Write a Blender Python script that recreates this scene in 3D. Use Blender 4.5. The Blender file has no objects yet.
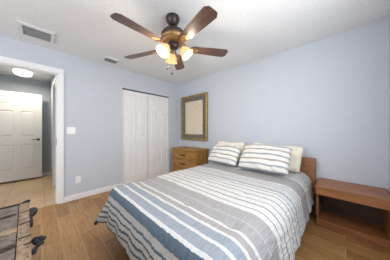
import bpy, bmesh, math, random
from mathutils import Vector, Matrix, noise
random.seed(7)
C = bpy.context.scene.collection
SC = bpy.context.scene
H = 2.44

# ------------------------------------------------------------------ camera
cam_d = bpy.data.cameras.new('camera'); cam_d.sensor_width = 36; cam_d.lens = 13.85; cam_d.clip_start = 0.02
cam = bpy.data.objects.new('camera', cam_d); C.objects.link(cam)
cam.location = (-2.72, -3.234, 1.18)
cam.rotation_euler = (math.pi/2, 0, math.radians(43.85 - 90))
SC.camera = cam
# ------------------------------------------------------------------ world, exposure
w = bpy.data.worlds.new('world'); SC.world = w; w.use_nodes = True
bg = w.node_tree.nodes['Background']; bg.inputs[0].default_value = (0.62, 0.78, 1.0, 1); bg.inputs[1].default_value = 1.5
SC.view_settings.view_transform = 'Standard'; SC.view_settings.look = 'None'
SC.view_settings.gamma = 1; SC.view_settings.use_curve_mapping = False
SC.view_settings.exposure = 0.05
SC.cycles.max_bounces = 12; SC.cycles.diffuse_bounces = 8

def area(name, loc, rot, sx, sy, power, col):
    l = bpy.data.lights.new(name, 'AREA'); l.shape = 'RECTANGLE'; l.size = sx; l.size_y = sy
    l.energy = power; l.color = col
    o = bpy.data.objects.new(name, l); C.objects.link(o); o.location = loc; o.rotation_euler = rot
    return o
# daylight at two unseen windows (near side wall, and one added opposite the bed)
area('added_daylight_left', (-4.83, -1.80, 1.45), (0, math.radians(-90), 0), 1.25, 1.85, 44, (0.93, 0.965, 1.0))
area('daylight_front', (-1.75, -3.60, 1.60), (math.radians(90), 0, 0), 1.15, 1.05, 30, (0.93, 0.965, 1.0))

def point(name, loc, power, col, r=0.03):
    l = bpy.data.lights.new(name, 'POINT'); l.energy = power; l.color = col; l.shadow_soft_size = r
    o = bpy.data.objects.new(name, l); C.objects.link(o); o.location = loc; return o

# ------------------------------------------------------------------ materials
def new_mat(name):
    m = bpy.data.materials.new(name); m.use_nodes = True
    nt = m.node_tree; return m, nt, nt.nodes['Principled BSDF']
def N(nt, t, **kw):
    n = nt.nodes.new(t)
    for k, v in kw.items(): setattr(n, k, v)
    return n
def ramp(nt, stops, interp='LINEAR'):
    n = nt.nodes.new('ShaderNodeValToRGB'); cr = n.color_ramp; cr.interpolation = interp
    cr.elements[0].position = stops[0][0]; cr.elements[0].color = (*stops[0][1], 1)
    cr.elements[1].position = stops[-1][0]; cr.elements[1].color = (*stops[-1][1], 1)
    for p, c in stops[1:-1]:
        e = cr.elements.new(p); e.color = (*c, 1)
    return n
def add_bump(nt, bsdf, sock, strength, dist=0.01):
    b = N(nt, 'ShaderNodeBump'); b.inputs['Strength'].default_value = strength; b.inputs['Distance'].default_value = dist
    nt.links.new(sock, b.inputs['Height']); nt.links.new(b.outputs[0], bsdf.inputs['Normal'])
def plain(name, col, rough=0.6, metal=0.0, bump=0.0, scale=200, var=0.0, vscale=4):
    m, nt, b = new_mat(name)
    b.inputs['Base Color'].default_value = (*col, 1); b.inputs['Roughness'].default_value = rough; b.inputs['Metallic'].default_value = metal
    tc = N(nt, 'ShaderNodeTexCoord')
    if bump:
        n = N(nt, 'ShaderNodeTexNoise'); n.inputs['Scale'].default_value = scale; n.inputs['Detail'].default_value = 3
        nt.links.new(tc.outputs['Object'], n.inputs['Vector']); add_bump(nt, b, n.outputs[0], bump)
    if var:
        n2 = N(nt, 'ShaderNodeTexNoise'); n2.inputs['Scale'].default_value = vscale; n2.inputs['Detail'].default_value = 4
        nt.links.new(tc.outputs['Object'], n2.inputs['Vector'])
        r = ramp(nt, [(0.3, tuple(c*(1-var) for c in col)), (0.7, tuple(min(1, c*(1+var)) for c in col))])
        nt.links.new(n2.outputs[0], r.inputs[0]); nt.links.new(r.outputs[0], b.inputs['Base Color'])
    return m
def wood(name, dark, light, stretch=(1, 12, 12), rough=0.45, scale=3.0, bump=0.1):
    m, nt, b = new_mat(name); b.inputs['Roughness'].default_value = rough
    tc = N(nt, 'ShaderNodeTexCoord'); mp = N(nt, 'ShaderNodeMapping'); mp.inputs['Scale'].default_value = stretch
    n = N(nt, 'ShaderNodeTexNoise'); n.inputs['Scale'].default_value = scale; n.inputs['Detail'].default_value = 6; n.inputs['Distortion'].default_value = 0.6
    nt.links.new(tc.outputs['Object'], mp.inputs[0]); nt.links.new(mp.outputs[0], n.inputs['Vector'])
    r = ramp(nt, [(0.3, dark), (0.68, light)])
    nt.links.new(n.outputs[0], r.inputs[0]); nt.links.new(r.outputs[0], b.inputs['Base Color'])
    add_bump(nt, b, n.outputs[0], bump, 0.004)
    return m
def emit(name, col, strength, base=(0.9, 0.85, 0.7)):
    m, nt, b = new_mat(name); b.inputs['Base Color'].default_value = (*base, 1); b.inputs['Roughness'].default_value = 0.3
    b.inputs['Emission Color'].default_value = (*col, 1); b.inputs['Emission Strength'].default_value = strength
    return m

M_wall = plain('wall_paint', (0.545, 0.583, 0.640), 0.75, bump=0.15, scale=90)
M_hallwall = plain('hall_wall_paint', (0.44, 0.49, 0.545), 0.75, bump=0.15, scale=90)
M_ceil = plain('ceiling_texture', (0.80, 0.805, 0.81), 0.9, bump=0.35, scale=60, var=0.03, vscale=40)
M_white = plain('white_trim_paint', (0.83, 0.83, 0.84), 0.4)
M_door = plain('white_door_paint', (0.80, 0.80, 0.80), 0.42)
M_ventwhite = plain('vent_enamel', (0.74, 0.74, 0.74), 0.45)
M_ventdark = plain('vent_backing_grey', (0.36, 0.365, 0.375), 0.9, bump=0.3, scale=120)  # flat grey backing behind the slats, darker than the frame
M_slat = plain('vent_slat_grey', (0.62, 0.625, 0.63), 0.5)
M_plate = plain('white_plastic', (0.86, 0.86, 0.86), 0.35)
M_slot = plain('dark_slot', (0.03, 0.03, 0.03), 0.6)
M_nickel = plain('dark_nickel', (0.10, 0.095, 0.09), 0.35, metal=0.9)
M_bronze = plain('oil_rubbed_bronze', (0.055, 0.042, 0.036), 0.38, metal=0.55)
M_copper = plain('antique_copper_bronze', (0.42, 0.24, 0.11), 0.35, metal=0.6, var=0.25, vscale=30)
M_blade = wood('walnut_blade', (0.05, 0.026, 0.021), (0.115, 0.062, 0.048), (1.5, 14, 14), 0.35)
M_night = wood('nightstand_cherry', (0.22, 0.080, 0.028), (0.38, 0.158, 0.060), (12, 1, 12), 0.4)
M_nightdark = wood('nightstand_inner_shade', (0.045, 0.020, 0.013), (0.075, 0.033, 0.020), (12, 1, 12), 0.5)  # wood darkened so the colour carries the shade of the open interior
M_head = wood('headboard_wood', (0.22, 0.085, 0.032), (0.35, 0.150, 0.060), (12, 1, 12), 0.42)
M_rail = plain('dark_bed_rail', (0.05, 0.03, 0.022), 0.5)
M_dress = wood('honey_oak', (0.20, 0.085, 0.016), (0.46, 0.23, 0.05), (10, 1.2, 10), 0.5, scale=4)
M_dressside = wood('honey_oak_side', (0.20, 0.085, 0.016), (0.46, 0.23, 0.05), (12, 12, 1.2), 0.5, scale=3)
M_gap = plain('drawer_gap_shade', (0.05, 0.022, 0.01), 0.8)
M_pull = plain('black_iron_pull', (0.025, 0.022, 0.02), 0.5, metal=0.5)
M_mattress = plain('mattress_ticking', (0.75, 0.74, 0.72), 0.9, bump=0.2)
M_iron = plain('blackened_iron', (0.022, 0.026, 0.036), 0.55, metal=0.35, bump=0.6, scale=90)
M_cream = plain('cream_pillowcase', (0.80, 0.75, 0.62), 0.9, bump=1.0, scale=14)
M_glassshade = emit('lit_alabaster_glass', (1.0, 0.70, 0.28), 0.80, (0.30, 0.22, 0.11))
M_dome = emit('lit_dome_glass', (1.0, 0.93, 0.80), 2.2)
M_gold = plain('aged_gold_leaf', (0.34, 0.24, 0.095), 0.5, metal=0.35, var=0.3, vscale=14)
M_tile = None

# wood-look floor planks running along Y
def floor_mat():
    m, nt, b = new_mat('oak_plank_floor'); b.inputs['Roughness'].default_value = 0.42
    tc = N(nt, 'ShaderNodeTexCoord'); mp = N(nt, 'ShaderNodeMapping'); mp.inputs['Rotation'].default_value = (0, 0, math.radians(90))
    mp.inputs['Location'].default_value = (0.4, 0, 0)
    br = N(nt, 'ShaderNodeTexBrick'); br.offset = 0.37; br.offset_frequency = 2
    for k, v in {'Scale': 1.0, 'Mortar Size': 0.0026, 'Mortar Smooth': 0.1, 'Bias': 0.0, 'Brick Width': 0.92, 'Row Height': 0.15}.items(): br.inputs[k].default_value = v
    br.inputs['Color1'].default_value = (0, 0, 0, 1); br.inputs['Color2'].default_value = (1, 1, 1, 1); br.inputs['Mortar'].default_value = (0.5, 0.5, 0.5, 1)
    nt.links.new(tc.outputs['Object'], mp.inputs[0]); nt.links.new(mp.outputs[0], br.inputs['Vector'])
    tone = ramp(nt, [(0.0, (0.31, 0.155, 0.052)), (0.35, (0.385, 0.195, 0.066)), (0.7, (0.44, 0.235, 0.084)), (1.0, (0.48, 0.275, 0.112))])
    nt.links.new(br.outputs['Color'], tone.inputs[0])
    mp2 = N(nt, 'ShaderNodeMapping'); mp2.inputs['Scale'].default_value = (14, 1.6, 14)
    n = N(nt, 'ShaderNodeTexNoise'); n.inputs['Scale'].default_value = 3; n.inputs['Detail'].default_value = 6; n.inputs['Distortion'].default_value = 1.0
    nt.links.new(tc.outputs['Object'], mp2.inputs[0]); nt.links.new(mp2.outputs[0], n.inputs['Vector'])
    gr = ramp(nt, [(0.3, (0.72, 0.70, 0.68)), (0.7, (1.15, 1.14, 1.12))]); nt.links.new(n.outputs[0], gr.inputs[0])
    mx = N(nt, 'ShaderNodeMix', data_type='RGBA', blend_type='MULTIPLY'); mx.inputs[0].default_value = 1
    nt.links.new(tone.outputs[0], mx.inputs[6]); nt.links.new(gr.outputs[0], mx.inputs[7])
    mx2 = N(nt, 'ShaderNodeMix', data_type='RGBA'); nt.links.new(br.outputs['Fac'], mx2.inputs[0])
    nt.links.new(mx.outputs[2], mx2.inputs[6]); mx2.inputs[7].default_value = (0.50, 0.36, 0.22, 1)
    nt.links.new(mx2.outputs[2], b.inputs['Base Color'])
    add_bump(nt, b, n.outputs[0], 0.08, 0.003)
    return m
def tile_mat():
    m, nt, b = new_mat('beige_hall_tile'); b.inputs['Roughness'].default_value = 0.35
    tc = N(nt, 'ShaderNodeTexCoord'); mp = N(nt, 'ShaderNodeMapping'); mp.inputs['Location'].default_value = (0.40, -0.05, 0)
    br = N(nt, 'ShaderNodeTexBrick'); br.offset = 0.0
    for k, v in {'Scale': 1.0, 'Mortar Size': 0.004, 'Mortar Smooth': 0.1, 'Bias': 0.0, 'Brick Width': 0.45, 'Row Height': 0.90}.items(): br.inputs[k].default_value = v
    br.inputs['Color1'].default_value = (0.66, 0.47, 0.29, 1); br.inputs['Color2'].default_value = (0.70, 0.51, 0.32, 1); br.inputs['Mortar'].default_value = (0.36, 0.28, 0.18, 1)
    nt.links.new(tc.outputs['Object'], mp.inputs[0]); nt.links.new(mp.outputs[0], br.inputs['Vector'])
    n = N(nt, 'ShaderNodeTexNoise'); n.inputs['Scale'].default_value = 5; n.inputs['Detail'].default_value = 6
    nt.links.new(tc.outputs['Object'], n.inputs['Vector'])
    gr = ramp(nt, [(0.3, (0.88, 0.87, 0.86)), (0.7, (1.08, 1.08, 1.08))]); nt.links.new(n.outputs[0], gr.inputs[0])
    mx = N(nt, 'ShaderNodeMix', data_type='RGBA', blend_type='MULTIPLY'); mx.inputs[0].default_value = 1
    nt.links.new(br.outputs['Color'], mx.inputs[6]); nt.links.new(gr.outputs[0], mx.inputs[7]); nt.links.new(mx.outputs[2], b.inputs['Base Color'])
    return m
M_floor = floor_mat(); M_tile = tile_mat()

# striped cloth: piecewise constant colour along UV.x (metres)
def stripes_mat(name, bands, base, rough=0.9, axis='X', wrinkle=(60, 5), bump=0.35, total=3.0):
    """bands: list of (start, end, colour) over UV coordinate, colours belong to the weave"""
    m, nt, b = new_mat(name); b.inputs['Roughness'].default_value = rough
    uv = N(nt, 'ShaderNodeUVMap'); sep = N(nt, 'ShaderNodeSeparateXYZ'); nt.links.new(uv.outputs[0], sep.inputs[0])
    nz = N(nt, 'ShaderNodeTexNoise'); nz.inputs['Scale'].default_value = 7; nz.inputs['Detail'].default_value = 2
    nt.links.new(uv.outputs[0], nz.inputs['Vector'])
    ms = N(nt, 'ShaderNodeMath', operation='MULTIPLY_ADD'); ms.inputs[1].default_value = 0.008; nt.links.new(nz.outputs[0], ms.inputs[0])
    nt.links.new(sep.outputs[axis], ms.inputs[2])
    off = N(nt, 'ShaderNodeMath', operation='SUBTRACT'); off.inputs[1].default_value = 0.005; nt.links.new(ms.outputs[0], off.inputs[0])
    stops = []; cur = 0.0
    for a, e, c in bands:
        if a > cur + 1e-6: stops.append((cur, base))
        stops.append((a, c)); cur = e
    stops.append((cur, base))
    groups = [stops[i:i+28] for i in range(0, len(stops), 28)]
    out = None
    for g in groups:
        lo = g[0][0]
        gi = groups.index(g); hi = groups[gi+1][0][0] if gi+1 < len(groups) else total
        mr = N(nt, 'ShaderNodeMapRange'); mr.inputs[1].default_value = lo; mr.inputs[2].default_value = hi
        nt.links.new(off.outputs[0], mr.inputs[0])
        st = [((p-lo)/(hi-lo), c) for p, c in g]
        if len(st) == 1: st.append((1.0, st[0][1]))
        r = ramp(nt, st, 'CONSTANT'); nt.links.new(mr.outputs[0], r.inputs[0])
        if out is None: out = r.outputs[0]
        else:
            gt = N(nt, 'ShaderNodeMath', operation='GREATER_THAN'); gt.inputs[1].default_value = lo; nt.links.new(off.outputs[0], gt.inputs[0])
            mx = N(nt, 'ShaderNodeMix', data_type='RGBA'); nt.links.new(gt.outputs[0], mx.inputs[0])
            nt.links.new(out, mx.inputs[6]); nt.links.new(r.outputs[0], mx.inputs[7]); out = mx.outputs[2]
    # slubby weave flecks and wrinkle shading, both multiplied into the colour
    mp = N(nt, 'ShaderNodeMapping'); mp.inputs['Scale'].default_value = (wrinkle[0], wrinkle[1], 1)
    nt.links.new(uv.outputs[0], mp.inputs[0])
    n = N(nt, 'ShaderNodeTexNoise'); n.inputs['Scale'].default_value = 1; n.inputs['Detail'].default_value = 4
    nt.links.new(mp.outputs[0], n.inputs['Vector'])
    gr = ramp(nt, [(0.3, (0.78, 0.78, 0.78)), (0.7, (1.12, 1.12, 1.12))]); nt.links.new(n.outputs[0], gr.inputs[0])
    mx = N(nt, 'ShaderNodeMix', data_type='RGBA', blend_type='MULTIPLY'); mx.inputs[0].default_value = 0.6
    nt.links.new(out, mx.inputs[6]); nt.links.new(gr.outputs[0], mx.inputs[7]); nt.links.new(mx.outputs[2], b.inputs['Base Color'])
    add_bump(nt, b, n.outputs[0], bump, 0.012)
    return m

# ------------------------------------------------------------------ mesh helpers
def box(bm, x0, x1, y0, y1, z0, z1, bev=0.0, mtx=None):
    r = bmesh.ops.create_cube(bm, size=1)
    vs = r['verts']
    M = Matrix.Translation(((x0+x1)/2, (y0+y1)/2, (z0+z1)/2)) @ Matrix.Diagonal((abs(x1-x0), abs(y1-y0), abs(z1-z0), 1))
    bmesh.ops.transform(bm, matrix=M, verts=vs)
    if bev:
        es = list({e for v in vs for e in v.link_edges})
        rr = bmesh.ops.bevel(bm, geom=es, offset=bev, segments=2, affect='EDGES', profile=0.6)
        vs = list({v for f in rr['faces'] for v in f.verts} | {v for v in vs if v.is_valid})
    if mtx is not None: bmesh.ops.transform(bm, matrix=mtx, verts=vs)
    return vs
def tube(bm, pts, r, seg=10, caps=True):
    """tube through points; r a number or list"""
    rs = r if isinstance(r, (list, tuple)) else [r]*len(pts)
    pts = [Vector(p) for p in pts]; rings = []
    t0 = (pts[1]-pts[0]).normalized(); up = Vector((0, 0, 1)) if abs(t0.z) < 0.9 else Vector((1, 0, 0))
    u = t0.cross(up).normalized()
    for i, p in enumerate(pts):
        t = (pts[min(i+1, len(pts)-1)] - pts[max(i-1, 0)]).normalized()
        u = (u - t*u.dot(t)).normalized(); v = t.cross(u)
        rings.append([bm.verts.new(p + (u*math.cos(a)+v*math.sin(a))*rs[i]) for a in [2*math.pi*k/seg for k in range(seg)]])
    for a, b in zip(rings, rings[1:]):
        for k in range(seg): bm.faces.new((a[k], a[(k+1) % seg], b[(k+1) % seg], b[k]))
    if caps: bm.faces.new(rings[0][::-1]); bm.faces.new(rings[-1])
    return [v for g in rings for v in g]
def lathe(bm, prof, seg=28, mtx=None):
    """prof: list of (r, z) spun about Z"""
    rings = []
    for r, z in prof:
        if r < 1e-5: rings.append([bm.verts.new((0, 0, z))])
        else: rings.append([bm.verts.new((r*math.cos(2*math.pi*k/seg), r*math.sin(2*math.pi*k/seg), z)) for k in range(seg)])
    for a, b in zip(rings, rings[1:]):
        if len(a) == 1 and len(b) == 1: continue
        for k in range(seg):
            j = (k+1) % seg
            if len(a) == 1: bm.faces.new((a[0], b[j], b[k]))
            elif len(b) == 1: bm.faces.new((a[k], a[j], b[0]))
            else: bm.faces.new((a[k], a[j], b[j], b[k]))
    vs = [v for g in rings for v in g]
    if mtx is not None: bmesh.ops.transform(bm, matrix=mtx, verts=vs)
    return vs
def prism(bm, outline, z0, z1, mtx=None):
    a = [bm.verts.new((x, y, z0)) for x, y in outline]; b = [bm.verts.new((x, y, z1)) for x, y in outline]
    n = len(a); bm.faces.new(a[::-1]); bm.faces.new(b)
    for k in range(n): bm.faces.new((a[k], a[(k+1) % n], b[(k+1) % n], b[k]))
    if mtx is not None: bmesh.ops.transform(bm, matrix=mtx, verts=a+b)
    return a+b
def obj(name, bm, mat, parent=None, smooth=False, label=None):
    bmesh.ops.recalc_face_normals(bm, faces=bm.faces[:])
    me = bpy.data.meshes.new(name); bm.to_mesh(me); bm.free()
    if smooth:
        for p in me.polygons: p.use_smooth = True
    me.materials.append(mat)
    o = bpy.data.objects.new(name, me); C.objects.link(o)
    if parent is not None:
        o.parent = parent; o.matrix_parent_inverse = Matrix.Translation(-Vector(parent.location)) if not any(parent.rotation_euler) else parent.matrix_basis.inverted()
    if label: o['label'] = label
    return o
def B(): return bmesh.new()
def thing(name, label, cat, loc, group=None, rz=0.0, kind=None):
    o = bpy.data.objects.new(name, None); C.objects.link(o); o.location = loc; o.rotation_euler = (0, 0, rz)
    o.empty_display_size = 0.1
    tag(o, label, cat, group, kind); return o
def tag(o, label=None, cat=None, group=None, kind=None):
    if label: o['label'] = label
    if cat: o['category'] = cat
    if group: o['group'] = group
    if kind: o['kind'] = kind
    return o
def struct(name, bm, mat, label=None, cat=None): return tag(obj(name, bm, mat), label, cat, None, 'structure')

# ------------------------------------------------------------------ room shell
XB, YR = -4.90, -3.63          # back-left wall plane, near side wall plane
T = 0.12
DX0, DX1, DZ = -3.317, -2.507, 2.078      # doorway
CX0, CX1, CZ = -1.530, -0.335, 2.055      # closet opening
b = B(); box(b, XB-T, T, YR-T, 0.03, -0.1, 0.0); struct('floor', b, M_floor, 'wood plank floor of the bedroom', 'floor')
b = B(); box(b, -3.9, T, 0.03, 2.40, -0.1, 0.0); struct('floor_hall', b, M_tile, 'beige square tile floor of the hallway', 'floor')
b = B(); box(b, XB-T, T, YR-T, 2.40, H, H+0.1); struct('ceiling', b, M_ceil, 'pale textured ceiling', 'ceiling')
b = B()                                                                # closet wall, with its two openings
box(b, XB, DX0, 0, T, 0, H); box(b, DX0, DX1, 0, T, DZ, H); box(b, DX1, CX0, 0, T, 0, H)
box(b, CX0, CX1, 0, T, CZ, H); box(b, CX1, 0, 0, T, 0, H)
struct('wall_back', b, M_wall, 'pale blue wall holding the doorway and the closet', 'wall')
b = B(); box(b, 0, T, YR-T, 0.9, 0, H); struct('wall_right', b, M_wall, 'pale blue wall behind the bed', 'wall')
b = B()                                                                # near side wall with window
WX0, WX1, WZ0, WZ1 = -2.40, -1.10, 0.95, 2.15
box(b, XB, WX0, YR-T, YR, 0, H); box(b, WX1, 0, YR-T, YR, 0, H); box(b, WX0, WX1, YR-T, YR, 0, WZ0); box(b, WX0, WX1, YR-T, YR, WZ1, H)
struct('wall_front', b, M_wall, 'pale blue side wall at the right edge beside the nightstand', 'wall')
b = B(); VY0, VY1 = -2.75, -0.85
box(b, XB-T, XB, YR-T, VY0, 0, H); box(b, XB-T, XB, VY1, T, 0, H); box(b, XB-T, XB, VY0, VY1, 0, WZ0-0.05); box(b, XB-T, XB, VY0, VY1, WZ1, H)
struct('wall_left', b, M_wall, 'pale blue wall opposite the bed', 'wall')
def window(name, axis, a0, a1, z0, z1, plane, label):
    r = thing(name, label, 'window', ((a0+a1)/2, plane, z0) if axis == 'x' else (plane, (a0+a1)/2, z0), kind='structure')
    def bb(bm, a, c, zl, zh, d0, d1):
        if axis == 'x': box(bm, a, c, plane+d0, plane+d1, zl, zh)
        else: box(bm, plane+d0, plane+d1, a, c, zl, zh)
    f = B(); s = 0.05
    bb(f, a0, a1, z0, z0+s, -0.10, -0.04); bb(f, a0, a1, z1-s, z1, -0.10, -0.04)
    bb(f, a0, a0+s, z0, z1, -0.10, -0.04); bb(f, a1-s, a1, z0, z1, -0.10, -0.04)
    bb(f, a0, a1, (z0+z1)/2-0.02, (z0+z1)/2+0.02, -0.09, -0.05); bb(f, (a0+a1)/2-0.02, (a0+a1)/2+0.02, z0, z1, -0.09, -0.05)
    obj('window_frame', f, M_white, r)
    f = B(); bb(f, a0-0.03, a1+0.03, z0-0.03, z0, -0.10, 0.03); obj('window_sill', f, M_white, r)
    g = B(); bb(g, a0+s, a1-s, z0+s, z1-s, -0.073, -0.069); obj('window_glass', g, M_glass, r)
M_glass, _nt, _b = new_mat('window_glass'); _b.inputs['Transmission Weight'].default_value = 1; _b.inputs['Roughness'].default_value = 0; _b.inputs['IOR'].default_value = 1.05
window('window_1', 'x', WX0, WX1, WZ0, WZ1, YR, 'white framed window in the near side wall')
window('window_2', 'y', VY0, VY1, WZ0-0.05, WZ1, XB, 'unseen white framed window added for daylight in the wall opposite the bed')
# closet interior and hall walls
b = B(); box(b, CX0-0.15, 0, 0.78, 0.90, 0, H); box(b, CX0-0.27, CX0-0.15, T, 0.90, 0, H); struct('wall_closet', b, M_wall, 'inner walls of the closet', 'wall')
HY = 2.25; HR = -2.505
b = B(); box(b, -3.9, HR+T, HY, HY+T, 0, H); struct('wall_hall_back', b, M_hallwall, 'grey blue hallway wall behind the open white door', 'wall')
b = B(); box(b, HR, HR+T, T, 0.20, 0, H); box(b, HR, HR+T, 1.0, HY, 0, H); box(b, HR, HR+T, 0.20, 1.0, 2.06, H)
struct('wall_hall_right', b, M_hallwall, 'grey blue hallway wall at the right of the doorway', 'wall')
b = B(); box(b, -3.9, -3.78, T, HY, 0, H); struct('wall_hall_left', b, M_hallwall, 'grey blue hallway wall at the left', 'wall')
# baseboards
def base(name, x0, x1, y0, y1):
    b = B(); box(b, x0, x1, y0, y1, 0, 0.072); 
    if abs(x1-x0) > abs(y1-y0): box(b, x0, x1, (y0+y1)/2 if False else y0+0.004*(1 if y0 < -1 else 1), y1, 0.072, 0.086)
    else: box(b, x0, x1-0.004, y0, y1, 0.072, 0.086)
    return struct(name, b, M_white)
base('baseboard_back', -2.436, CX0, -0.014, 0)
base('baseboard_back_corner', CX1, -0.014, -0.014, 0)
base('baseboard_back_left', XB, DX0-0.072, -0.014, 0)
base('baseboard_right', -0.014, 0, YR, 0)
base('baseboard_front', XB, -0.014, YR, YR+0.014)
base('baseboard_left', XB, XB+0.014, YR, 0)
base('baseboard_hall', -3.78, HR, HY-0.014, HY)
# door casing and jamb
b = B()
CW = 0.072
for (x0, x1) in ((DX1, DX1+CW), (DX0-CW, DX0)):
    box(b, x0, x1, -0.016, 0, 0, DZ, 0.004); box(b, x0+0.012, x1-0.012, -0.021, -0.012, 0, DZ-0.0, 0.003)
box(b, DX0-CW, DX1+CW, -0.016, 0, DZ, DZ+CW+0.010, 0.004); box(b, DX0-CW+.012, DX1+CW-.012, -0.021, -0.012, DZ+.012, DZ+CW-0.004, 0.003)
struct('trim_1', b, M_white, 'white door casing around the open doorway', 'trim')
b = B(); J = 0.016
box(b, DX1-J, DX1, 0, T, 0, DZ); box(b, DX0, DX0+J, 0, T, 0, DZ); box(b, DX0, DX1, 0, T, DZ-0.008, DZ)
box(b, DX1-J-0.010, DX1-J, 0.05, 0.085, 0, DZ-J); box(b, DX0+J, DX0+J+0.010, 0.05, 0.085, 0, DZ-J); box(b, DX0, DX1, 0.05, 0.085, DZ-0.013, DZ-0.008)
jm = struct('trim_2', b, M_white, 'white door jamb lining of the open doorway', 'trim')
b = B(); box(b, DX1-J-0.003, DX1-J, 0.005, 0.045, 0.94, 1.06, 0.001); obj('strike_plate', b, M_nickel, jm, label='dark metal strike plate')

# ------------------------------------------------------------------ panel doors
def leaf_bm(x0, x1, y0, y1, z0, z1, cols, zr=((0.28, 0.85), (1.03, 1.61), (1.75, 1.93))):
    """door leaf with stiles, rails and raised fields; cols = list of (xa, xb) panel columns"""
    b = B(); ym = (y0+y1)/2; t = (y1-y0)/2
    box(b, x0+0.001, x1-0.001, ym-t+0.012, ym+t-0.012, z0+0.001, z1-0.001)
    xs = [x0] + [v for c in cols for v in c] + [x1]
    for i in range(0, len(xs), 2): box(b, xs[i], xs[i+1], y0, y1, z0, z1)
    zs = [z0] + [v for c in zr for v in c] + [z1]
    for xa, xb in cols:
        for i in range(0, len(zs), 2): box(b, xa, xb, y0, y1, zs[i], zs[i+1])
        for za, zb in zr:
            g = 0.010
            for ya, s in ((y0, 1), (y1, -1)):
                # raised field with sloping edges
                o_ = [(xa+g, za+g), (xb-g, za+g), (xb-g, zb-g), (xa+g, zb-g)]
                k = 0.024
                i_ = [(xa+g+k, za+g+k), (xb-g-k, za+g+k), (xb-g-k, zb-g-k), (xa+g+k, zb-g-k)]
                vo = [b.verts.new((x, ya+s*0.012, z)) for x, z in o_]; vi = [b.verts.new((x, ya+s*0.002, z)) for x, z in i_]
                b.faces.new(vi)
                for q in range(4): b.faces.new((vo[q], vo[(q+1) % 4], vi[(q+1) % 4], vi[q]))
    return b
xs = [CX0+0.006 + i*(CX1-CX0-0.012)/4 for i in range(5)]
for di, lab in ((0, 'left pair of white bifold closet doors with round knob'), (1, 'right pair of white bifold closet doors, nearest the dresser')):
    r = thing('door_%d' % (di+1), lab, 'closet door', ((xs[2*di]+xs[2*di+2])/2, 0.045, 0.02), kind='structure')
    for k in (0, 1):
        a, c = xs[2*di+k]+(0.006 if k == 0 and di == 1 else 0.0015), xs[2*di+k+1]-(0.006 if k == 1 and di == 0 else 0.0015)
        obj('door_leaf', leaf_bm(a, c, 0.030, 0.062, 0.02, 2.028, [(a+0.062, c-0.062)]), M_door, r)
    kx = xs[1]+0.13 if di == 0 else xs[3]-0.13
    b = B(); lathe(b, [(0, 0.034), (0.012, 0.033), (0.017, 0.026), (0.016, 0.018), (0.008, 0.012), (0.008, 0.0)], 16, Matrix.Translation((kx, 0.030, 0.94)) @ Matrix.Rotation(math.radians(90), 4, 'X'))
    obj('door_knob', b, M_white, r, True)
b = B(); box(b, CX0, CX1, 0.026, 0.066, 2.034, CZ); struct('trim_3', b, plain('closet_track_metal', (0.12, 0.13, 0.15), 0.5, metal=0.4), 'dark metal track above the closet doors', 'trim')
b = B(); box(b, CX0, CX0+0.004, 0.0, T, 0, CZ); box(b, CX1-0.004, CX1, 0, T, 0, CZ); struct('trim_4', b, M_wall)
# hall door leaf, standing open in front of the far wall
DLx0, DLx1, DLy = -3.475, -2.665, 2.02
hd = thing('door_3', 'white six panel door standing open in the hallway', 'door', (DLx0, DLy, 0.0), kind='structure')
obj('door_leaf', leaf_bm(DLx0, DLx1, DLy-0.0, DLy+0.035, 0.045, 2.038, [(-3.345, -3.115), (-3.005, -2.775)]), M_door, hd)
b = B()
lathe(b, [(0, 0.012), (0.024, 0.011), (0.028, 0.0)], 18, Matrix.Translation((-2.728, DLy, 0.955)) @ Matrix.Rotation(math.radians(90), 4, 'X'))
tube(b, [(-2.728, DLy-0.008, 0.955), (-2.728, DLy-0.05, 0.955)], 0.010, 10)
tube(b, [(-2.728, DLy-0.048, 0.955), (-2.76, DLy-0.052, 0.957), (-2.80, DLy-0.05, 0.956), (-2.84, DLy-0.046, 0.95)], [0.011, 0.010, 0.009, 0.007], 10)
obj('door_handle', b, M_nickel, hd, True, 'dark lever handle')
# short return wall carrying the hinges of that door
b = B(); box(b, -3.78, DLx0-0.012, DLy-0.02, DLy+0.06, 0, H); struct('wall_hall_return', b, M_hallwall, 'short hallway wall the open door hinges on', 'wall')
for hz in (0.25, 1.0, 1.8):
    b = B(); tube(b, [(DLx0-0.004, DLy-0.006, hz), (DLx0-0.004, DLy-0.006, hz+0.09)], 0.007, 8); obj('door_hinge', b, M_nickel, hd)
# closed door in the hall's right wall with casing
d4 = thing('door_4', 'white door and casing seen edge-on in the hallway right wall', 'door', (HR, 0.6, 0), kind='structure')
b = B(); box(b, HR+0.03, HR+0.065, 0.215, 0.985, 0.01, 2.045)
obj('door_leaf', b, M_door, d4)
b = B(); box(b, HR-0.016, HR, 0.13, 0.20, 0, 2.13); box(b, HR-0.016, HR, 1.0, 1.07, 0, 2.13); box(b, HR-0.016, HR, 0.20, 1.0, 2.06, 2.13)
box(b, HR, HR+T, 0.20, 0.215, 0, 2.06); box(b, HR, HR+T, 0.985, 1.0, 0, 2.06); box(b, HR, HR+T, 0.2, 1.0, 2.045, 2.06)
obj('door_casing', b, M_white, d4)

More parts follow.
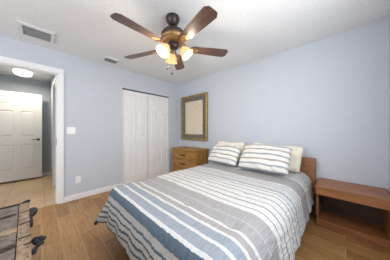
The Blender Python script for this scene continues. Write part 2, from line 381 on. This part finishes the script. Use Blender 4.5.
# ------------------------------------------------------------------ wall plates
sp = thing('light_switch', 'white double light switch plate beside the doorway casing', 'light switch', (-2.345, 0, 1.17))
b = B(); box(b, -2.402, -2.288, -0.006, 0, 1.112, 1.230, 0.002); obj('wall_plate', b, M_plate, sp)
for x in (-2.372, -2.318):
    b = B(); box(b, x-0.017, x+0.017, -0.010, -0.005, 1.137, 1.205, 0.0015); obj('rocker', b, M_plate, sp)
op = thing('power_outlet', 'white electrical outlet low on the wall above the baseboard', 'outlet', (-2.25, 0, 0.33))
b = B(); box(b, -2.286, -2.214, -0.006, 0, 0.27, 0.388, 0.002); obj('wall_plate', b, M_plate, op)
for z in (0.302, 0.356):
    b = B(); box(b, -2.268, -2.232, -0.009, -0.005, z-0.018, z+0.018, 0.002); s_ = obj('socket', b, M_plate, op)
    b = B(); box(b, -2.260, -2.257, -0.0095, -0.006, z-0.008, z+0.008); box(b, -2.244, -2.241, -0.0095, -0.006, z-0.008, z+0.008); obj('socket_slots', b, M_slot, s_)

# ------------------------------------------------------------------ ceiling vents
def vent(name, x0, x1, y0, y1, fr, n, label, tilt, slat=M_slat):
    r = thing(name, label, 'ceiling vent', ((x0+x1)/2, (y0+y1)/2, H), 'ceiling air vents')
    b = B(); zt, zb = H, H-0.012
    for a in ((x0, x1, y0, y0+fr), (x0, x1, y1-fr, y1), (x0, x0+fr, y0+fr, y1-fr), (x1-fr, x1, y0+fr, y1-fr)): box(b, *a, zb, zt, 0.003)
    box(b, x0+fr-.004, x1-fr+.004, y0+fr-.004, y0+fr+.004, zb-.006, zt); box(b, x0+fr-.004, x1-fr+.004, y1-fr-.004, y1-fr+.004, zb-.006, zt)
    obj('vent_frame', b, M_ventwhite, r)
    b = B(); box(b, x0+fr, x1-fr, y0+fr, y1-fr, H-0.003, H); obj('backing', b, M_ventdark, r)
    L = y1-y0-2*fr
    b = B(); 
    for i in range(n):
        yc = y0+fr+L*(i+0.5)/n
        m = Matrix.Translation((0, yc, H-0.009)) @ Matrix.Rotation(math.radians(tilt), 4, 'X')
        box(b, x0+fr, x1-fr, -L/n*0.42, L/n*0.42, -0.0008, 0.0008, 0, m)
    obj('louvre', b, slat, r)
vent('air_vent', -2.895, -2.570, -0.575, -0.215, 0.035, 16, 'large grey slatted return air vent above the doorway', 28)
vent('air_vent', -1.945, -1.690, -0.375, -0.140, 0.030, 3, 'small grey air vent between the large vent and the fan', 32)
# hall dome light
cl = thing('ceiling_light', 'glowing white dome light on the hallway ceiling', 'ceiling light', (-2.95, 1.58, H))
b = B(); lathe(b, [(0.0, H), (0.155, H), (0.155, H-0.018), (0.145, H-0.022)], 32, Matrix.Translation((-2.95, 1.58, 0))); obj('light_base', b, M_white, cl)
b = B(); lathe(b, [(0.145, H-0.020), (0.140, H-0.060), (0.120, H-0.095), (0.07, H-0.118), (0, H-0.125)], 32, Matrix.Translation((-2.95, 1.58, 0))); obj('light_dome', b, M_dome, cl, True)
hl = area('hall_lamp', (-2.95, 1.58, H-0.135), (0, 0, 0), 0.24, 0.24, 12, (1.0, 0.90, 0.74)); hl.data.shape = 'DISK'

# ------------------------------------------------------------------ ceiling fan
FX, FY = -1.68, -1.89
fan = thing('ceiling_fan', 'bronze ceiling fan with five walnut blades and three lit glass shades', 'ceiling fan', (FX, FY, H))
TILT = Matrix.Translation((0, 0, -0.085)) @ Matrix.Rotation(math.radians(-3.0), 4, 'Y') @ Matrix.Translation((0, 0, 0.085))
def fobj(name, b, mat, smooth=False, parent=None, tilt=True, label=None, loc=None):
    """fan pieces are modelled about the ceiling anchor"""
    m = Matrix.Translation((FX, FY, H)) @ (TILT if tilt else Matrix.Identity(4))
    bmesh.ops.transform(b, matrix=m, verts=b.verts[:])
    o = obj(name, b, mat, fan, smooth, label)
    if parent is not None:
        o.parent = parent; o.matrix_parent_inverse = Matrix.Identity(4); o.location = (0, 0, 0)
        o.matrix_parent_inverse = (fan.matrix_basis @ parent.matrix_parent_inverse).inverted() if False else Matrix.Identity(4)
    return o
b = B(); lathe(b, [(0, 0), (0.074, 0), (0.077, -0.014), (0.071, -0.045), (0.050, -0.078), (0.030, -0.096), (0.020, -0.102), (0, -0.102)], 28); fobj('canopy', b, M_bronze, True, tilt=False)
b = B(); lathe(b, [(0.012, -0.085), (0.012, -0.118), (0.024, -0.122), (0.026, -0.136), (0.012, -0.14)], 16); fobj('downrod', b, M_bronze, True)
b = B(); lathe(b, [(0, -0.128), (0.03, -0.130), (0.075, -0.142), (0.118, -0.165), (0.132, -0.190), (0.134, -0.205), (0.126, -0.210)], 36); fobj('motor_housing', b, M_bronze, True)
b = B(); lathe(b, [(0.126, -0.207), (0.128, -0.222), (0.138, -0.230), (0.138, -0.246), (0.122, -0.262), (0.095, -0.275), (0.06, -0.285), (0, -0.287)], 36); fobj('motor_band', b, M_copper, True, label='copper coloured lower band of the motor')
b = B(); lathe(b, [(0.052, -0.280), (0.060, -0.300), (0.058, -0.330), (0.044, -0.345), (0.0, -0.347)], 24); fobj('switch_housing', b, M_bronze, True)
BZ = -0.332; PH = 186.8
for k in range(5):
    R_ = Matrix.Rotation(math.radians(PH-72*k), 4, 'Z')
    P_ = R_ @ Matrix.Translation((0, 0, BZ)) @ Matrix.Rotation(math.radians(-11), 4, 'X')
    # blade: rounded root, widening, clipped corners at the tip
    root = 0.185; L = 0.665
    out = []
    for j in range(9):
        a = math.radians(90 + 180*j/8); out.append((root+0.05+0.05*math.cos(a), 0.052*math.sin(a)))
    out += [(0.50, -0.066), (L-0.035, -0.070), (L-0.004, -0.046), (L, -0.03), (L, 0.03), (L-0.004, 0.046), (L-0.035, 0.070), (0.50, 0.066)]
    b = B(); prism(b, out, -0.003, 0.003); 
    me_m = Matrix.Translation((FX, FY, H)) @ TILT @ P_
    me = bpy.data.meshes.new('fan_blade'); bmesh.ops.recalc_face_normals(b, faces=b.faces[:]); b.to_mesh(me); b.free(); me.materials.append(M_blade)
    o = bpy.data.objects.new('fan_blade', me); C.objects.link(o); o.parent = fan; o.matrix_local = TILT @ P_
    # blade iron: arm and open scroll plate under the root
    b = B()
    tube(b, [(0.085, 0, 0.075), (0.12, 0, 0.060), (0.155, 0, 0.022), (0.19, 0, -0.006), (0.22, 0, -0.010)], [0.016, 0.013, 0.011, 0.012, 0.012], 8)
    prism(b, [(0.17, -0.020), (0.21, -0.040), (0.255, -0.036), (0.275, -0.018), (0.30, 0), (0.275, 0.018), (0.255, 0.036), (0.21, 0.040), (0.17, 0.020)], -0.0095, -0.0035)
    for sx, sy in ((0.215, 0.022), (0.215, -0.022), (0.262, 0)): tube(b, [(sx, sy, -0.013), (sx, sy, -0.008)], 0.006, 8)
    me = bpy.data.meshes.new('blade_bracket'); bmesh.ops.recalc_face_normals(b, faces=b.faces[:]); b.to_mesh(me); b.free(); me.materials.append(M_copper)
    for p in me.polygons: p.use_smooth = False
    o = bpy.data.objects.new('blade_bracket', me); C.objects.link(o); o.parent = fan; o.matrix_local = TILT @ P_
for ang in (64, 184, 304):
    R_ = Matrix.Rotation(math.radians(ang), 4, 'Z')
    b = B(); tube(b, [(0.04, 0, -0.325), (0.075, 0, -0.328), (0.092, 0, -0.345)], [0.010, 0.010, 0.012], 10)
    S = Matrix.Translation((0.088, 0, -0.340)) @ Matrix.Rotation(math.radians(-38), 4, 'Y')
    lathe(b, [(0, 0.006), (0.024, 0.004), (0.026, -0.022), (0.0, -0.022)], 16, S)
    bmesh.ops.transform(b, matrix=R_, verts=b.verts[:]); arm = fobj('lamp_arm', b, M_copper, True)
    b = B()
    lathe(b, [(0.024, -0.015), (0.040, -0.030), (0.054, -0.055), (0.058, -0.080), (0.066, -0.105), (0.074, -0.118),
              (0.071, -0.118), (0.063, -0.104), (0.055, -0.080), (0.051, -0.056), (0.037, -0.033), (0.020, -0.018)], 28, S)
    bmesh.ops.transform(b, matrix=R_, verts=b.verts[:]); fobj('lamp_shade', b, M_glassshade, True)
    b = B(); lathe(b, [(0, -0.022), (0.012, -0.024), (0.014, -0.04), (0.026, -0.062), (0.026, -0.078), (0.014, -0.092), (0, -0.095)], 16, S)
    bmesh.ops.transform(b, matrix=R_, verts=b.verts[:]); fobj('light_bulb', b, emit('lit_bulb', (1.0, 0.86, 0.58), 3.0), True)
    p = Matrix.Translation((FX, FY, H)) @ R_ @ S @ Vector((0, 0, -0.135))
    point('fan_lamp', p, 9.0, (1.0, 0.86, 0.68), 0.04)
for dx, dy, zz in ((-0.045, 0.035, -0.56), (0.012, 0.03, -0.605)):
    b = B(); tube(b, [(dx, dy, -0.335), (dx, dy, zz)], 0.0010, 6)
    tube(b, [(dx, dy, zz+0.004), (dx, dy, zz-0.004), (dx, dy, zz-0.018), (dx, dy, zz-0.024)], [0.003, 0.009, 0.009, 0.004], 8)
    fobj('pull_chain', b, M_bronze, True, tilt=False)

# ------------------------------------------------------------------ framed picture
pf = thing('framed_picture', 'deep gold framed picture with pale woven sheet hung beside the corner', 'picture', (0, -0.590, 0.92))
PY0, PY1, PZ0, PZ1 = -1.045, -0.135, 0.925, 2.055
def rect_ring(b, o, i, x_o, x_i):
    """frame strip between rectangle o (y0,y1,z0,z1) at depth x_o and rectangle i at depth x_i"""
    vo = [b.verts.new((x_o, y, z)) for y, z in ((o[0], o[2]), (o[1], o[2]), (o[1], o[3]), (o[0], o[3]))]
    vi = [b.verts.new((x_i, y, z)) for y, z in ((i[0], i[2]), (i[1], i[2]), (i[1], i[3]), (i[0], i[3]))]
    for k in range(4): b.faces.new((vo[k], vo[(k+1) % 4], vi[(k+1) % 4], vi[k]))
def inset(d): return (PY0+d, PY1-d, PZ0+d, PZ1-d)
b = B()
rect_ring(b, inset(0), inset(0), -0.001, -0.050); rect_ring(b, inset(0), inset(0.012), -0.050, -0.062); rect_ring(b, inset(0.012), inset(0.042), -0.062, -0.058)
rect_ring(b, inset(0.042), inset(0.052), -0.058, -0.046); rect_ring(b, inset(0.052), inset(0), -0.046, -0.001)
obj('outer_frame', b, M_gold, pf, label='aged gold outer moulding')
M_inner = plain('carved_grey_liner', (0.17, 0.155, 0.13), 0.6, metal=0.2, bump=0.8, scale=60, var=0.5, vscale=35)
b = B(); rect_ring(b, inset(0.050), inset(0.058), -0.050, -0.052); rect_ring(b, inset(0.058), inset(0.142), -0.052, -0.020); rect_ring(b, inset(0.142), inset(0.149), -0.020, -0.024); rect_ring(b, inset(0.149), inset(0.05), -0.024, -0.006)
obj('inner_liner', b, M_inner, pf, label='dark carved grey brown inner liner')
# woven sheet
m_, nt, bs = new_mat('woven_sheet'); bs.inputs['Roughness'].default_value = 0.8
tc = N(nt, 'ShaderNodeTexCoord'); mp = N(nt, 'ShaderNodeMapping'); mp.inputs['Scale'].default_value = (1, 8, 60)
n = N(nt, 'ShaderNodeTexNoise'); n.inputs['Scale'].default_value = 1.5; n.inputs['Detail'].default_value = 3
nt.links.new(tc.outputs['Object'], mp.inputs[0]); nt.links.new(mp.outputs[0], n.inputs['Vector'])
rr = ramp(nt, [(0.3, (0.56, 0.49, 0.36)), (0.7, (0.80, 0.72, 0.56))]); nt.links.new(n.outputs[0], rr.inputs[0]); nt.links.new(rr.outputs[0], bs.inputs['Base Color'])
b = B(); i = inset(0.146); box(b, -0.016, -0.010, i[0], i[1], i[2], i[3]); obj('picture_sheet', b, m_, pf, label='pale beige sheet with fine horizontal lines')

# ------------------------------------------------------------------ dresser
ds = thing('dresser', 'small honey oak dresser with dark pulls in the corner', 'dresser', (-0.24, -0.675, 0))
b = B()
box(b, -0.440, -0.020, -1.065, -0.285, 0.055, 0.722, 0.003)
for y in (-1.055, -0.345):
    for x in (-0.435, -0.075): box(b, x, x+0.05, y, y+0.05, 0.0, 0.06)
obj('cabinet_body', b, M_dressside, ds)
b = B(); box(b, -0.465, -0.018, -1.085, -0.265, 0.722, 0.752, 0.005); obj('dresser_top', b, M_dress, ds)
b = B(); 
for y0, y1 in ((-1.065, -1.020), (-0.330, -0.285)): box(b, -0.449, -0.441, y0, y1, 0.055, 0.720, 0.002)
for z0, z1 in ((0.705, 0.722), (0.502, 0.518), (0.297, 0.313), (0.055, 0.108)): box(b, -0.449, -0.441, -1.020, -0.330, z0, z1)
obj('face_frame', b, M_dress, ds)
b = B(); box(b, -0.4425, -0.4402, -1.02, -0.33, 0.1, 0.71); obj('gap_shade_sheet', b, M_gap, ds)  # dark sheet standing in for the shade in the gaps around the drawers
for z0 in (0.117, 0.320, 0.525):
    b = B(); z1 = z0+0.175 if z0 > 0.2 else z0+0.172
    box(b, -0.448, -0.4426, -1.012, -0.338, z0, z1, 0.002)
    box(b, -0.452, -0.4475, -0.955, -0.395, z0+0.035, z1-0.035, 0.002)
    d = obj('drawer', b, M_dress, ds)
    b = B(); zc = (z0+z1)/2 - 0.002
    box(b, -0.4545, -0.451, -0.755, -0.595, zc-0.014, zc+0.014, 0.001)
    tube(b, [(-0.453, -0.740, zc), (-0.468, -0.736, zc), (-0.474, -0.70, zc-0.004), (-0.474, -0.65, zc-0.004), (-0.468, -0.614, zc), (-0.453, -0.610, zc)], 0.007, 8)
    obj('drawer_pull', b, M_pull, d)

# ------------------------------------------------------------------ nightstand
ns = thing('nightstand', 'low reddish brown wooden nightstand with open shelf beside the bed', 'nightstand', (-0.22, -3.315, 0))
NY0, NY1 = -3.612, -3.030
b = B(); box(b, -0.455, -0.016, NY0, NY1, 0.503, 0.522, 0.003); obj('table_top', b, M_night, ns)
b = B(); box(b, -0.450, -0.432, NY0+0.002, NY1-0.002, 0.425, 0.502, 0.002); nd = obj('drawer_front', b, M_night, ns)
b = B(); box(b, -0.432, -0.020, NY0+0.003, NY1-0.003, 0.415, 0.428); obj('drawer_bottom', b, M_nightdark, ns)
for ya in (NY0+0.002, NY1-0.022):
    b = B(); box(b, -0.350, -0.018, ya, ya+0.020, 0.0, 0.502, 0.002); box(b, -0.432, -0.350, ya, ya+0.020, 0.425, 0.502); obj('side_panel', b, M_night, ns)
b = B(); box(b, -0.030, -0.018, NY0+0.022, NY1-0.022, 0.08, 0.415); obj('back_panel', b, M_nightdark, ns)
b = B(); box(b, -0.348, -0.030, NY0+0.022, NY1-0.022, 0.070, 0.092, 0.002); obj('shelf', b, M_night, ns)
b = B(); box(b, -0.345, -0.327, NY0+0.022, NY1-0.022, 0.0, 0.070, 0.002); obj('plinth', b, M_night, ns)

# ------------------------------------------------------------------ bed
BY0, BY1, BXF = -2.875, -1.50, -2.15      # mattress sides and foot
bed = thing('bed', 'full size bed with reddish brown wooden headboard against the blue wall', 'bed', (-1.1, (BY0+BY1)/2, 0))
b = B(); box(b, -0.085, -0.022, -3.000, -1.40, 0.30, 0.785, 0.010); box(b, -0.075, -0.03, -2.99, -2.93, 0.0, 0.31); box(b, -0.075, -0.03, -1.47, -1.41, 0, 0.31)
obj('headboard', b, M_head, bed)
b = B(); box(b, BXF+0.02, -0.10, BY0+0.02, BY1-0.02, 0.33, 0.528, 0.07); obj('mattress', b, M_mattress, bed, True)
b = B(); box(b, BXF+0.03, -0.10, BY0+0.03, BY1-0.03, 0.19, 0.325, 0.015); obj('box_spring', b, M_mattress, bed)
for y in (BY0+0.03, BY1-0.06):
    b = B(); box(b, BXF+0.03, -0.085, y, y+0.03, 0.13, 0.188); obj('side_rail', b, M_rail, bed)
b = B(); box(b, BXF+0.03, BXF+0.06, BY0+0.06, BY1-0.06, 0.13, 0.188); obj('foot_rail', b, M_rail, bed)
for x in (BXF+0.05, -0.20):
    for y in (BY0+0.04, BY1-0.09):
        b = B(); box(b, x, x+0.05, y, y+0.05, 0.0, 0.13); obj('leg', b, M_rail, bed)

# comforter: a cloth sheet laid over the mattress, rolling over three edges
WH = (0.62, 0.62, 0.61); TA = (0.345, 0.335, 0.34); GB = (0.29, 0.325, 0.375); DB = (0.09, 0.125, 0.165)
LG = (0.40, 0.42, 0.45); TE = (0.085, 0.12, 0.14); DK = (0.075, 0.075, 0.08); BE = (0.40, 0.385, 0.36); TG = (0.28, 0.275, 0.275); PB = (0.36, 0.39, 0.43)
bands = [(0.20, 0.215, TG), (0.27, 0.285, TG), (0.34, 0.36, TG), (0.41, 0.43, TG), (0.48, 0.50, TG), (0.60, 0.87, TA), (0.91, 0.922, TG), (0.955, 0.967, TG), (1.0, 1.014, TG),
         (1.05, 1.064, TG), (1.095, 1.145, PB), (1.19, 1.206, TG)]
for a in (1.265, 1.345, 1.43, 1.515, 1.60): bands.append((a, a+0.017, TG))
bands += [(1.67, 1.79, TA), (1.79, 1.806, LG), (1.806, 1.90, TA), (1.925, 1.975, TA), (2.0, 2.065, GB), (2.090, 2.162, GB),
          (2.186, 2.256, DB), (2.256, 2.302, BE), (2.302, 2.320, TE), (2.320, 2.356, BE), (2.356, 2.372, DK), (2.372, 2.406, BE), (2.406, 2.422, DK),
          (2.422, 2.454, BE), (2.454, 2.468, DK), (2.468, 2.503, BE), (2.503, 2.60, DK)]
M_comf = stripes_mat('striped_comforter_cloth', bands, WH, wrinkle=(16, 80), bump=0.8)
ZT = 0.585
FXE = -2.135      # where the top starts to roll over at the foot
EY0, EY1 = -2.79, -1.57
RS, RF, RL = 0.17, 0.085, 0.13
SH = -0.095        # head end of the comforter (x)
STOT = 2.515
OS = 0.455        # side overhang arc
def comf(s, t):
    """s metres from headboard, t metres across (world y when flat)"""
    a = max(0.0, s + FXE)                                    # past foot line
    if t < EY0: c = EY0 - t; sy = -1
    elif t > EY1: c = t - EY1; sy = 1
    else: c = 0.0; sy = 0
    x0 = -min(s, -FXE); y0 = min(max(t, EY0), EY1)
    o = (a**2.8 + c**2.8)**(1/2.8)
    zq = 0.0
    if o < 1e-6:
        p = Vector((x0, y0, ZT)); nrm = Vector((0, 0, 1)); hang = 0
    else:
        th = math.atan2(c, a); wf = math.cos(th)**2
        r = RF*wf + (RS if sy < 0 else RL)*(1-wf)
        if o < r*math.pi/2: h = r*math.sin(o/r); d = r*(1-math.cos(o/r)); e = 0
        else:
            e = o - r*math.pi/2; fl = 0.20 + 0.32*math.sin(2*th)**2
            h = r + e*math.sin(fl); d = r + e*math.cos(fl)
        hx = -math.cos(th); hy = sy*math.sin(th)
        p = Vector((x0 + hx*h, y0 + hy*h, ZT - d))
        nrm = Vector((hx, hy, 0)); hang = max(0, min(1, e/0.2))
        # folds in the hanging part run downwards
        along = (t if wf > 0.5 else s)
        k = 0.006*math.sin(along*26+1.0) + 0.010*noise.noise(Vector((s*5, t*5, 3.0)))*2
        ang = math.sin(th*6)*0.012 if 0.05 < th < 1.5 else 0
        p += nrm*(k*hang + ang*hang)
    # soft loft and quilting puckers
    lo = 0.008*noise.noise(Vector((s*3.0, t*3.0, 0))) + 0.004*noise.noise(Vector((s*9.0, t*9.0, 5)))
    p.z += lo*(1-hang)
    rib = noise.noise(Vector((s*11, t*42, 9)))*0.0045*(0.6+0.8*min(1, o/0.06))
    p += nrm*rib
    for (qs, qt) in TUFTS:
        dd = (s-qs)**2 + (t-qt)**2
        if dd < 0.02: p.z -= 0.014*math.exp(-dd/0.0016)
    return p
TUFTS = [(s_, t_) for i, s_ in enumerate((0.95, 1.40, 1.88, )) for t_ in ((-2.75, -2.35, -1.95, -1.55) if i % 2 == 0 else (-2.6, -2.15, -1.75))]
ns_, nt_ = 240, 290
b = B(); uvl = b.loops.layers.uv.new('UVMap')
t0, t1 = EY0-OS, EY1+0.40
grid = []; uvs = {}
for i_ in range(ns_+1):
    row = []
    s_ = -SH + (STOT+SH)*i_/ns_
    for j in range(nt_+1):
        t_ = t0 + (t1-t0)*j/nt_
        v = b.verts.new(comf(s_, t_)); uvs[v] = (s_, t_); row.append(v)
    grid.append(row)
for i_ in range(ns_):
    for j in range(nt_):
        f = b.faces.new((grid[i_][j], grid[i_][j+1], grid[i_+1][j+1], grid[i_+1][j]))
        for l in f.loops: l[uvl].uv = uvs[l.vert]
bmesh.ops.recalc_face_normals(b, faces=b.faces[:])
me = bpy.data.meshes.new('comforter'); b.to_mesh(me)
if me.polygons[ns_*nt_//2].normal.z < 0: me.flip_normals()
b.free(); me.materials.append(M_comf)
for p in me.polygons: p.use_smooth = True
co = bpy.data.objects.new('comforter', me); C.objects.link(co)
md = co.modifiers.new('thickness', 'SOLIDIFY'); md.thickness = 0.022; md.offset = -1
tag(co, 'white, taupe and blue striped comforter spread over the bed', 'comforter')

# ------------------------------------------------------------------ pillows
def pillow(name, label, mat, W, Hh, Tk, loc, rot, group, flange=0.0, seed=0, uvscale=True):
    """pillow: local X = width, local Y = height, local Z = thickness; puffed, corners pinched"""
    b = B(); uvl = b.loops.layers.uv.new('UVMap'); n1, n2 = 44, 32
    def P(u, v, side):
        au, av = abs(u), abs(v)
        prof = max(0, (1-au**3.2))**0.5 * max(0, (1-av**3.2))**0.5
        pinch_x = 1 - 0.07*(1-av**2)*0 - 0.055*(1-(1-av)**1.0)*0
        x = u*W/2*(1-0.03*(1-av**2)*au**3-0.05*av**6*au**6); y = v*Hh/2*(1-0.05*(1-au**2)*av**3-0.10*au**6*av**6)
        z = side*Tk/2*prof
        nz = noise.noise(Vector((u*2.1+seed, v*2.1, side)))*0.020 + noise.noise(Vector((u*5+seed*2, v*5, side+4)))*0.008
        cr = 0.006*math.sin(u*22+3*v+seed)*av**4*(1-av)*8
        z += (nz + cr)*min(1, prof*2)*side
        y -= 0.012*math.sin(u*3+seed)*max(0, v)
        return Vector((x, y, z))
    for side in (1, -1):
        g = [[None]*(n2+1) for _ in range(n1+1)]
        for i in range(n1+1):
            for j in range(n2+1):
                u = math.sin((i/n1*2-1)*math.pi/2)*0.4+(i/n1*2-1)*0.6; v = math.sin((j/n2*2-1)*math.pi/2)*0.4+(j/n2*2-1)*0.6
                g[i][j] = (b.verts.new(P(u, v, side)), (u*W/2+W/2, v*Hh/2+Hh/2))
        for i in range(n1):
            for j in range(n2):
                q = [g[i][j], g[i+1][j], g[i+1][j+1], g[i][j+1]]
                f = b.faces.new([k[0] for k in (q if side == 1 else q[::-1])])
                mp_ = {k[0]: k[1] for k in q}
                for l in f.loops: l[uvl].uv = mp_[l.vert]
    bmesh.ops.remove_doubles(b, verts=b.verts[:], dist=0.0004)
    o = obj(name, b, mat, None, True); o.location = loc; o.rotation_euler = rot
    tag(o, label, 'pillow', group)
    return o
# local X -> world -Y ; local Y leans up towards the headboard
def prot(lean, yaw=0.0, roll=0.0):
    # columns: X'=(0,-1,0); Y'=(cos l,0,sin l); Z' = X' x Y' = (-sin l,0,cos l)
    l = math.radians(lean)
    Xa = Vector((0, -1, 0)); Ya = Vector((math.cos(l), 0, math.sin(l))); Za = Xa.cross(Ya)
    R3 = Matrix((Xa, Ya, Za)).transposed()
    R3 = Matrix.Rotation(math.radians(yaw), 3, 'Z') @ R3 @ Matrix.Rotation(math.radians(roll), 3, 'Z')
    return R3.to_euler()
WS = (0.72, 0.70, 0.66); SG = (0.29, 0.32, 0.36)
sb = [(0.0, 0.012, SG)]
for k, y in enumerate((0.065, 0.140, 0.215, 0.290, 0.365)): sb += [(y, y+0.022, SG if k % 2 == 0 else (0.33, 0.31, 0.30))]
sb += [(0.445, 0.46, SG)]
M_sham = stripes_mat('striped_sham_cloth', sb, WS, axis='Y', wrinkle=(9, 60), bump=0.4, total=0.6)
pillow('pillow', 'plain cream pillow behind the left striped sham', M_cream, 0.56, 0.38, 0.13, (-0.215, -1.735, 0.778), prot(70, 2, 1), 'cream pillows', seed=1)
pillow('pillow', 'plain cream pillow behind the right striped sham', M_cream, 0.73, 0.37, 0.15, (-0.220, -2.510, 0.785), prot(67, -3, -3), 'cream pillows', seed=2.3)
pillow('pillow', 'smaller striped sham pillow leaning at the left, nearest the dresser', M_sham, 0.56, 0.38, 0.16, (-0.500, -1.800, 0.762), prot(52, 2, -2), 'striped sham pillows', seed=3.1)
pillow('pillow', 'larger striped sham pillow leaning at the right, nearest the nightstand', M_sham, 0.68, 0.43, 0.19, (-0.520, -2.460, 0.785), prot(53, -3, 2), 'striped sham pillows', seed=4.7)

# ------------------------------------------------------------------ old trunk, lower left
TX, TY, TZ = -2.785, -1.13, 0.50        # far right corner of the top
tr = thing('trunk', 'weathered old wooden trunk with black iron fittings, lower left', 'trunk', (TX-0.30, TY-0.6, 0))
Rt = Matrix.Translation((TX, TY, 0)) @ Matrix.Rotation(math.radians(2.4), 4, 'Z')
# local: x from 0 (right side) to -W, y from 0 (far end) to -L
M_tw = wood('grey_weathered_plank', (0.085, 0.065, 0.055), (0.235, 0.19, 0.16), (5, 5, 5), 0.8, scale=7, bump=0.6)
M_tb = wood('tan_weathered_board', (0.13, 0.08, 0.048), (0.36, 0.25, 0.16), (5, 3, 5), 0.6, scale=7, bump=0.6)
M_tdark = plain('dark_old_wood', (0.045, 0.032, 0.026), 0.8, bump=0.5, scale=50)
TL, TW = 1.35, 0.62
def tobj(name, b, mat, parent=tr, label=None, smooth=False):
    bmesh.ops.transform(b, matrix=Rt, verts=b.verts[:]); return obj(name, b, mat, tr, smooth, label)
b = B(); box(b, -TW+0.012, -0.012, -TL+0.012, -0.012, 0.05, TZ-0.045, 0.004); tobj('trunk_body', b, M_tw)
b = B(); box(b, -TW, 0.0, -TL, 0.0, TZ-0.042, TZ-0.012, 0.004); tobj('lid', b, M_tdark)
for x0 in (-0.056, -TW):
    b = B(); box(b, x0, x0+0.056, -TL, 0.0, TZ-0.012, TZ+0.006, 0.004); tobj('border_board', b, M_tb, label='tan border board')
pan = [(-0.012, -0.472, -0.235, -0.115), (-0.558, -0.93, -0.735, -0.085), (-0.975, -TL+0.01, -1.15, -0.10)]
for y1_, y0_, yc, cx in pan:
    b = B(); box(b, -TW+0.060, -0.060, y0_, y1_, TZ-0.012, TZ+0.001, 0.004)
    tp = tobj('top_panel', b, M_tw)
    for c2 in (cx, -TW-cx):
        b = B()
        prism(b, [(c2-0.055, yc-0.004), (c2-0.03, yc+0.022), (c2, yc+0.030), (c2+0.035, yc+0.026), (c2+0.045, yc-0.002), (c2+0.01, yc-0.024), (c2-0.035, yc-0.026)], TZ, TZ+0.004)
        prism(b, [(c2-0.02, yc-0.002), (c2, yc+0.010), (c2+0.02, yc), (c2, yc-0.010)], TZ, TZ+0.008)
        tobj('carved_motif', b, M_tdark, label='dark carved motif')
for (y1_, y0_) in ((-0.476, -0.554), (-0.932, -0.973)):
    b = B(); box(b, -TW+0.058, -0.058, y0_, y1_, TZ-0.012, TZ+0.004, 0.003); tobj('cross_rail', b, M_tb, label='tan cross rail')
# iron straps across the border board and nail heads
for y in (-0.235, -0.46, -0.675, -0.77, -1.02, -1.20):
    b = B(); box(b, -0.052 if y != -0.77 else -0.03, 0.002, y-0.005, y+0.004, TZ+0.004, TZ+0.009); tobj('iron_strap', b, M_iron)
for k in range(12):
    y = -0.07-0.105*k + random.uniform(-0.015, 0.015); dx = random.choice((-0.042, -0.030, -0.014))
    b = B(); tube(b, [(dx, y, TZ+0.003), (dx, y, TZ+0.008)], 0.0038, 6); tobj('nail_head', b, M_iron)
b = B(); box(b, -TW, 0.003, -0.006, 0.004, TZ-0.05, TZ+0.010, 0.002)
tube(b, [(-0.055, 0.0, TZ+0.004), (-0.030, 0.004, TZ+0.010), (-0.008, 0.004, TZ+0.014), (0.004, -0.006, TZ+0.016)], [0.005, 0.009, 0.012, 0.011], 8)
tobj('iron_edging', b, M_iron, label='black iron edging and corner knob at the far end')
# iron plates and a ring pull standing out from the right side
def half_disc(y, r, z, t):
    o_ = [(r*0.9*math.sin(math.radians(a))*0.75, y - r*math.cos(math.radians(a))) for a in range(0, 181, 20)]
    return o_
b = B(); o_ = [(-0.002, -0.075), (0.022, -0.066), (0.044, -0.085), (0.052, -0.125), (0.040, -0.180), (0.018, -0.225), (0.008, -0.245), (-0.002, -0.250)]
prism(b, o_, TZ-0.062, TZ-0.034); tobj('iron_hasp', b, M_iron, label='black iron plate jutting from the side')
b = B(); prism(b, [(-0.002, -0.29), (0.012, -0.30), (0.020, -0.35), (0.016, -0.42), (-0.002, -0.44)], TZ-0.055, TZ-0.025); tobj('iron_hasp', b, M_iron)
b = B()
for (dx, dy, r) in ((0.022, -0.640, 0.017), (0.044, -0.650, 0.019), (0.054, -0.685, 0.019), (0.044, -0.72, 0.018), (0.026, -0.695, 0.020), (0.030, -0.75, 0.013), (0.016, -0.775, 0.013), (0.012, -0.81, 0.012)):
    m = Matrix.Translation((dx, dy, TZ-0.045+0.004*math.sin(dy*90)))
    lathe(b, [(0, r*0.7), (r*0.7, r*0.5), (r, 0), (r*0.7, -r*0.5), (0, -r*0.7)], 10, m)
tube(b, [(-0.002, -0.66, TZ-0.045), (0.025, -0.665, TZ-0.045), (0.044, -0.69, TZ-0.045), (0.025, -0.75, TZ-0.045), (-0.002, -0.80, TZ-0.045)], 0.010, 8)
tobj('iron_pull', b, M_iron, label='black cast iron pull with lobed rosette', smooth=True)
for x in (-TW+0.02, -0.075):
    for y in (-TL+0.02, -0.075): 
        b = B(); box(b, x, x+0.055, y, y+0.055, 0, 0.055); tobj('foot', b, M_tdark)
bpy.context.view_layer.update()
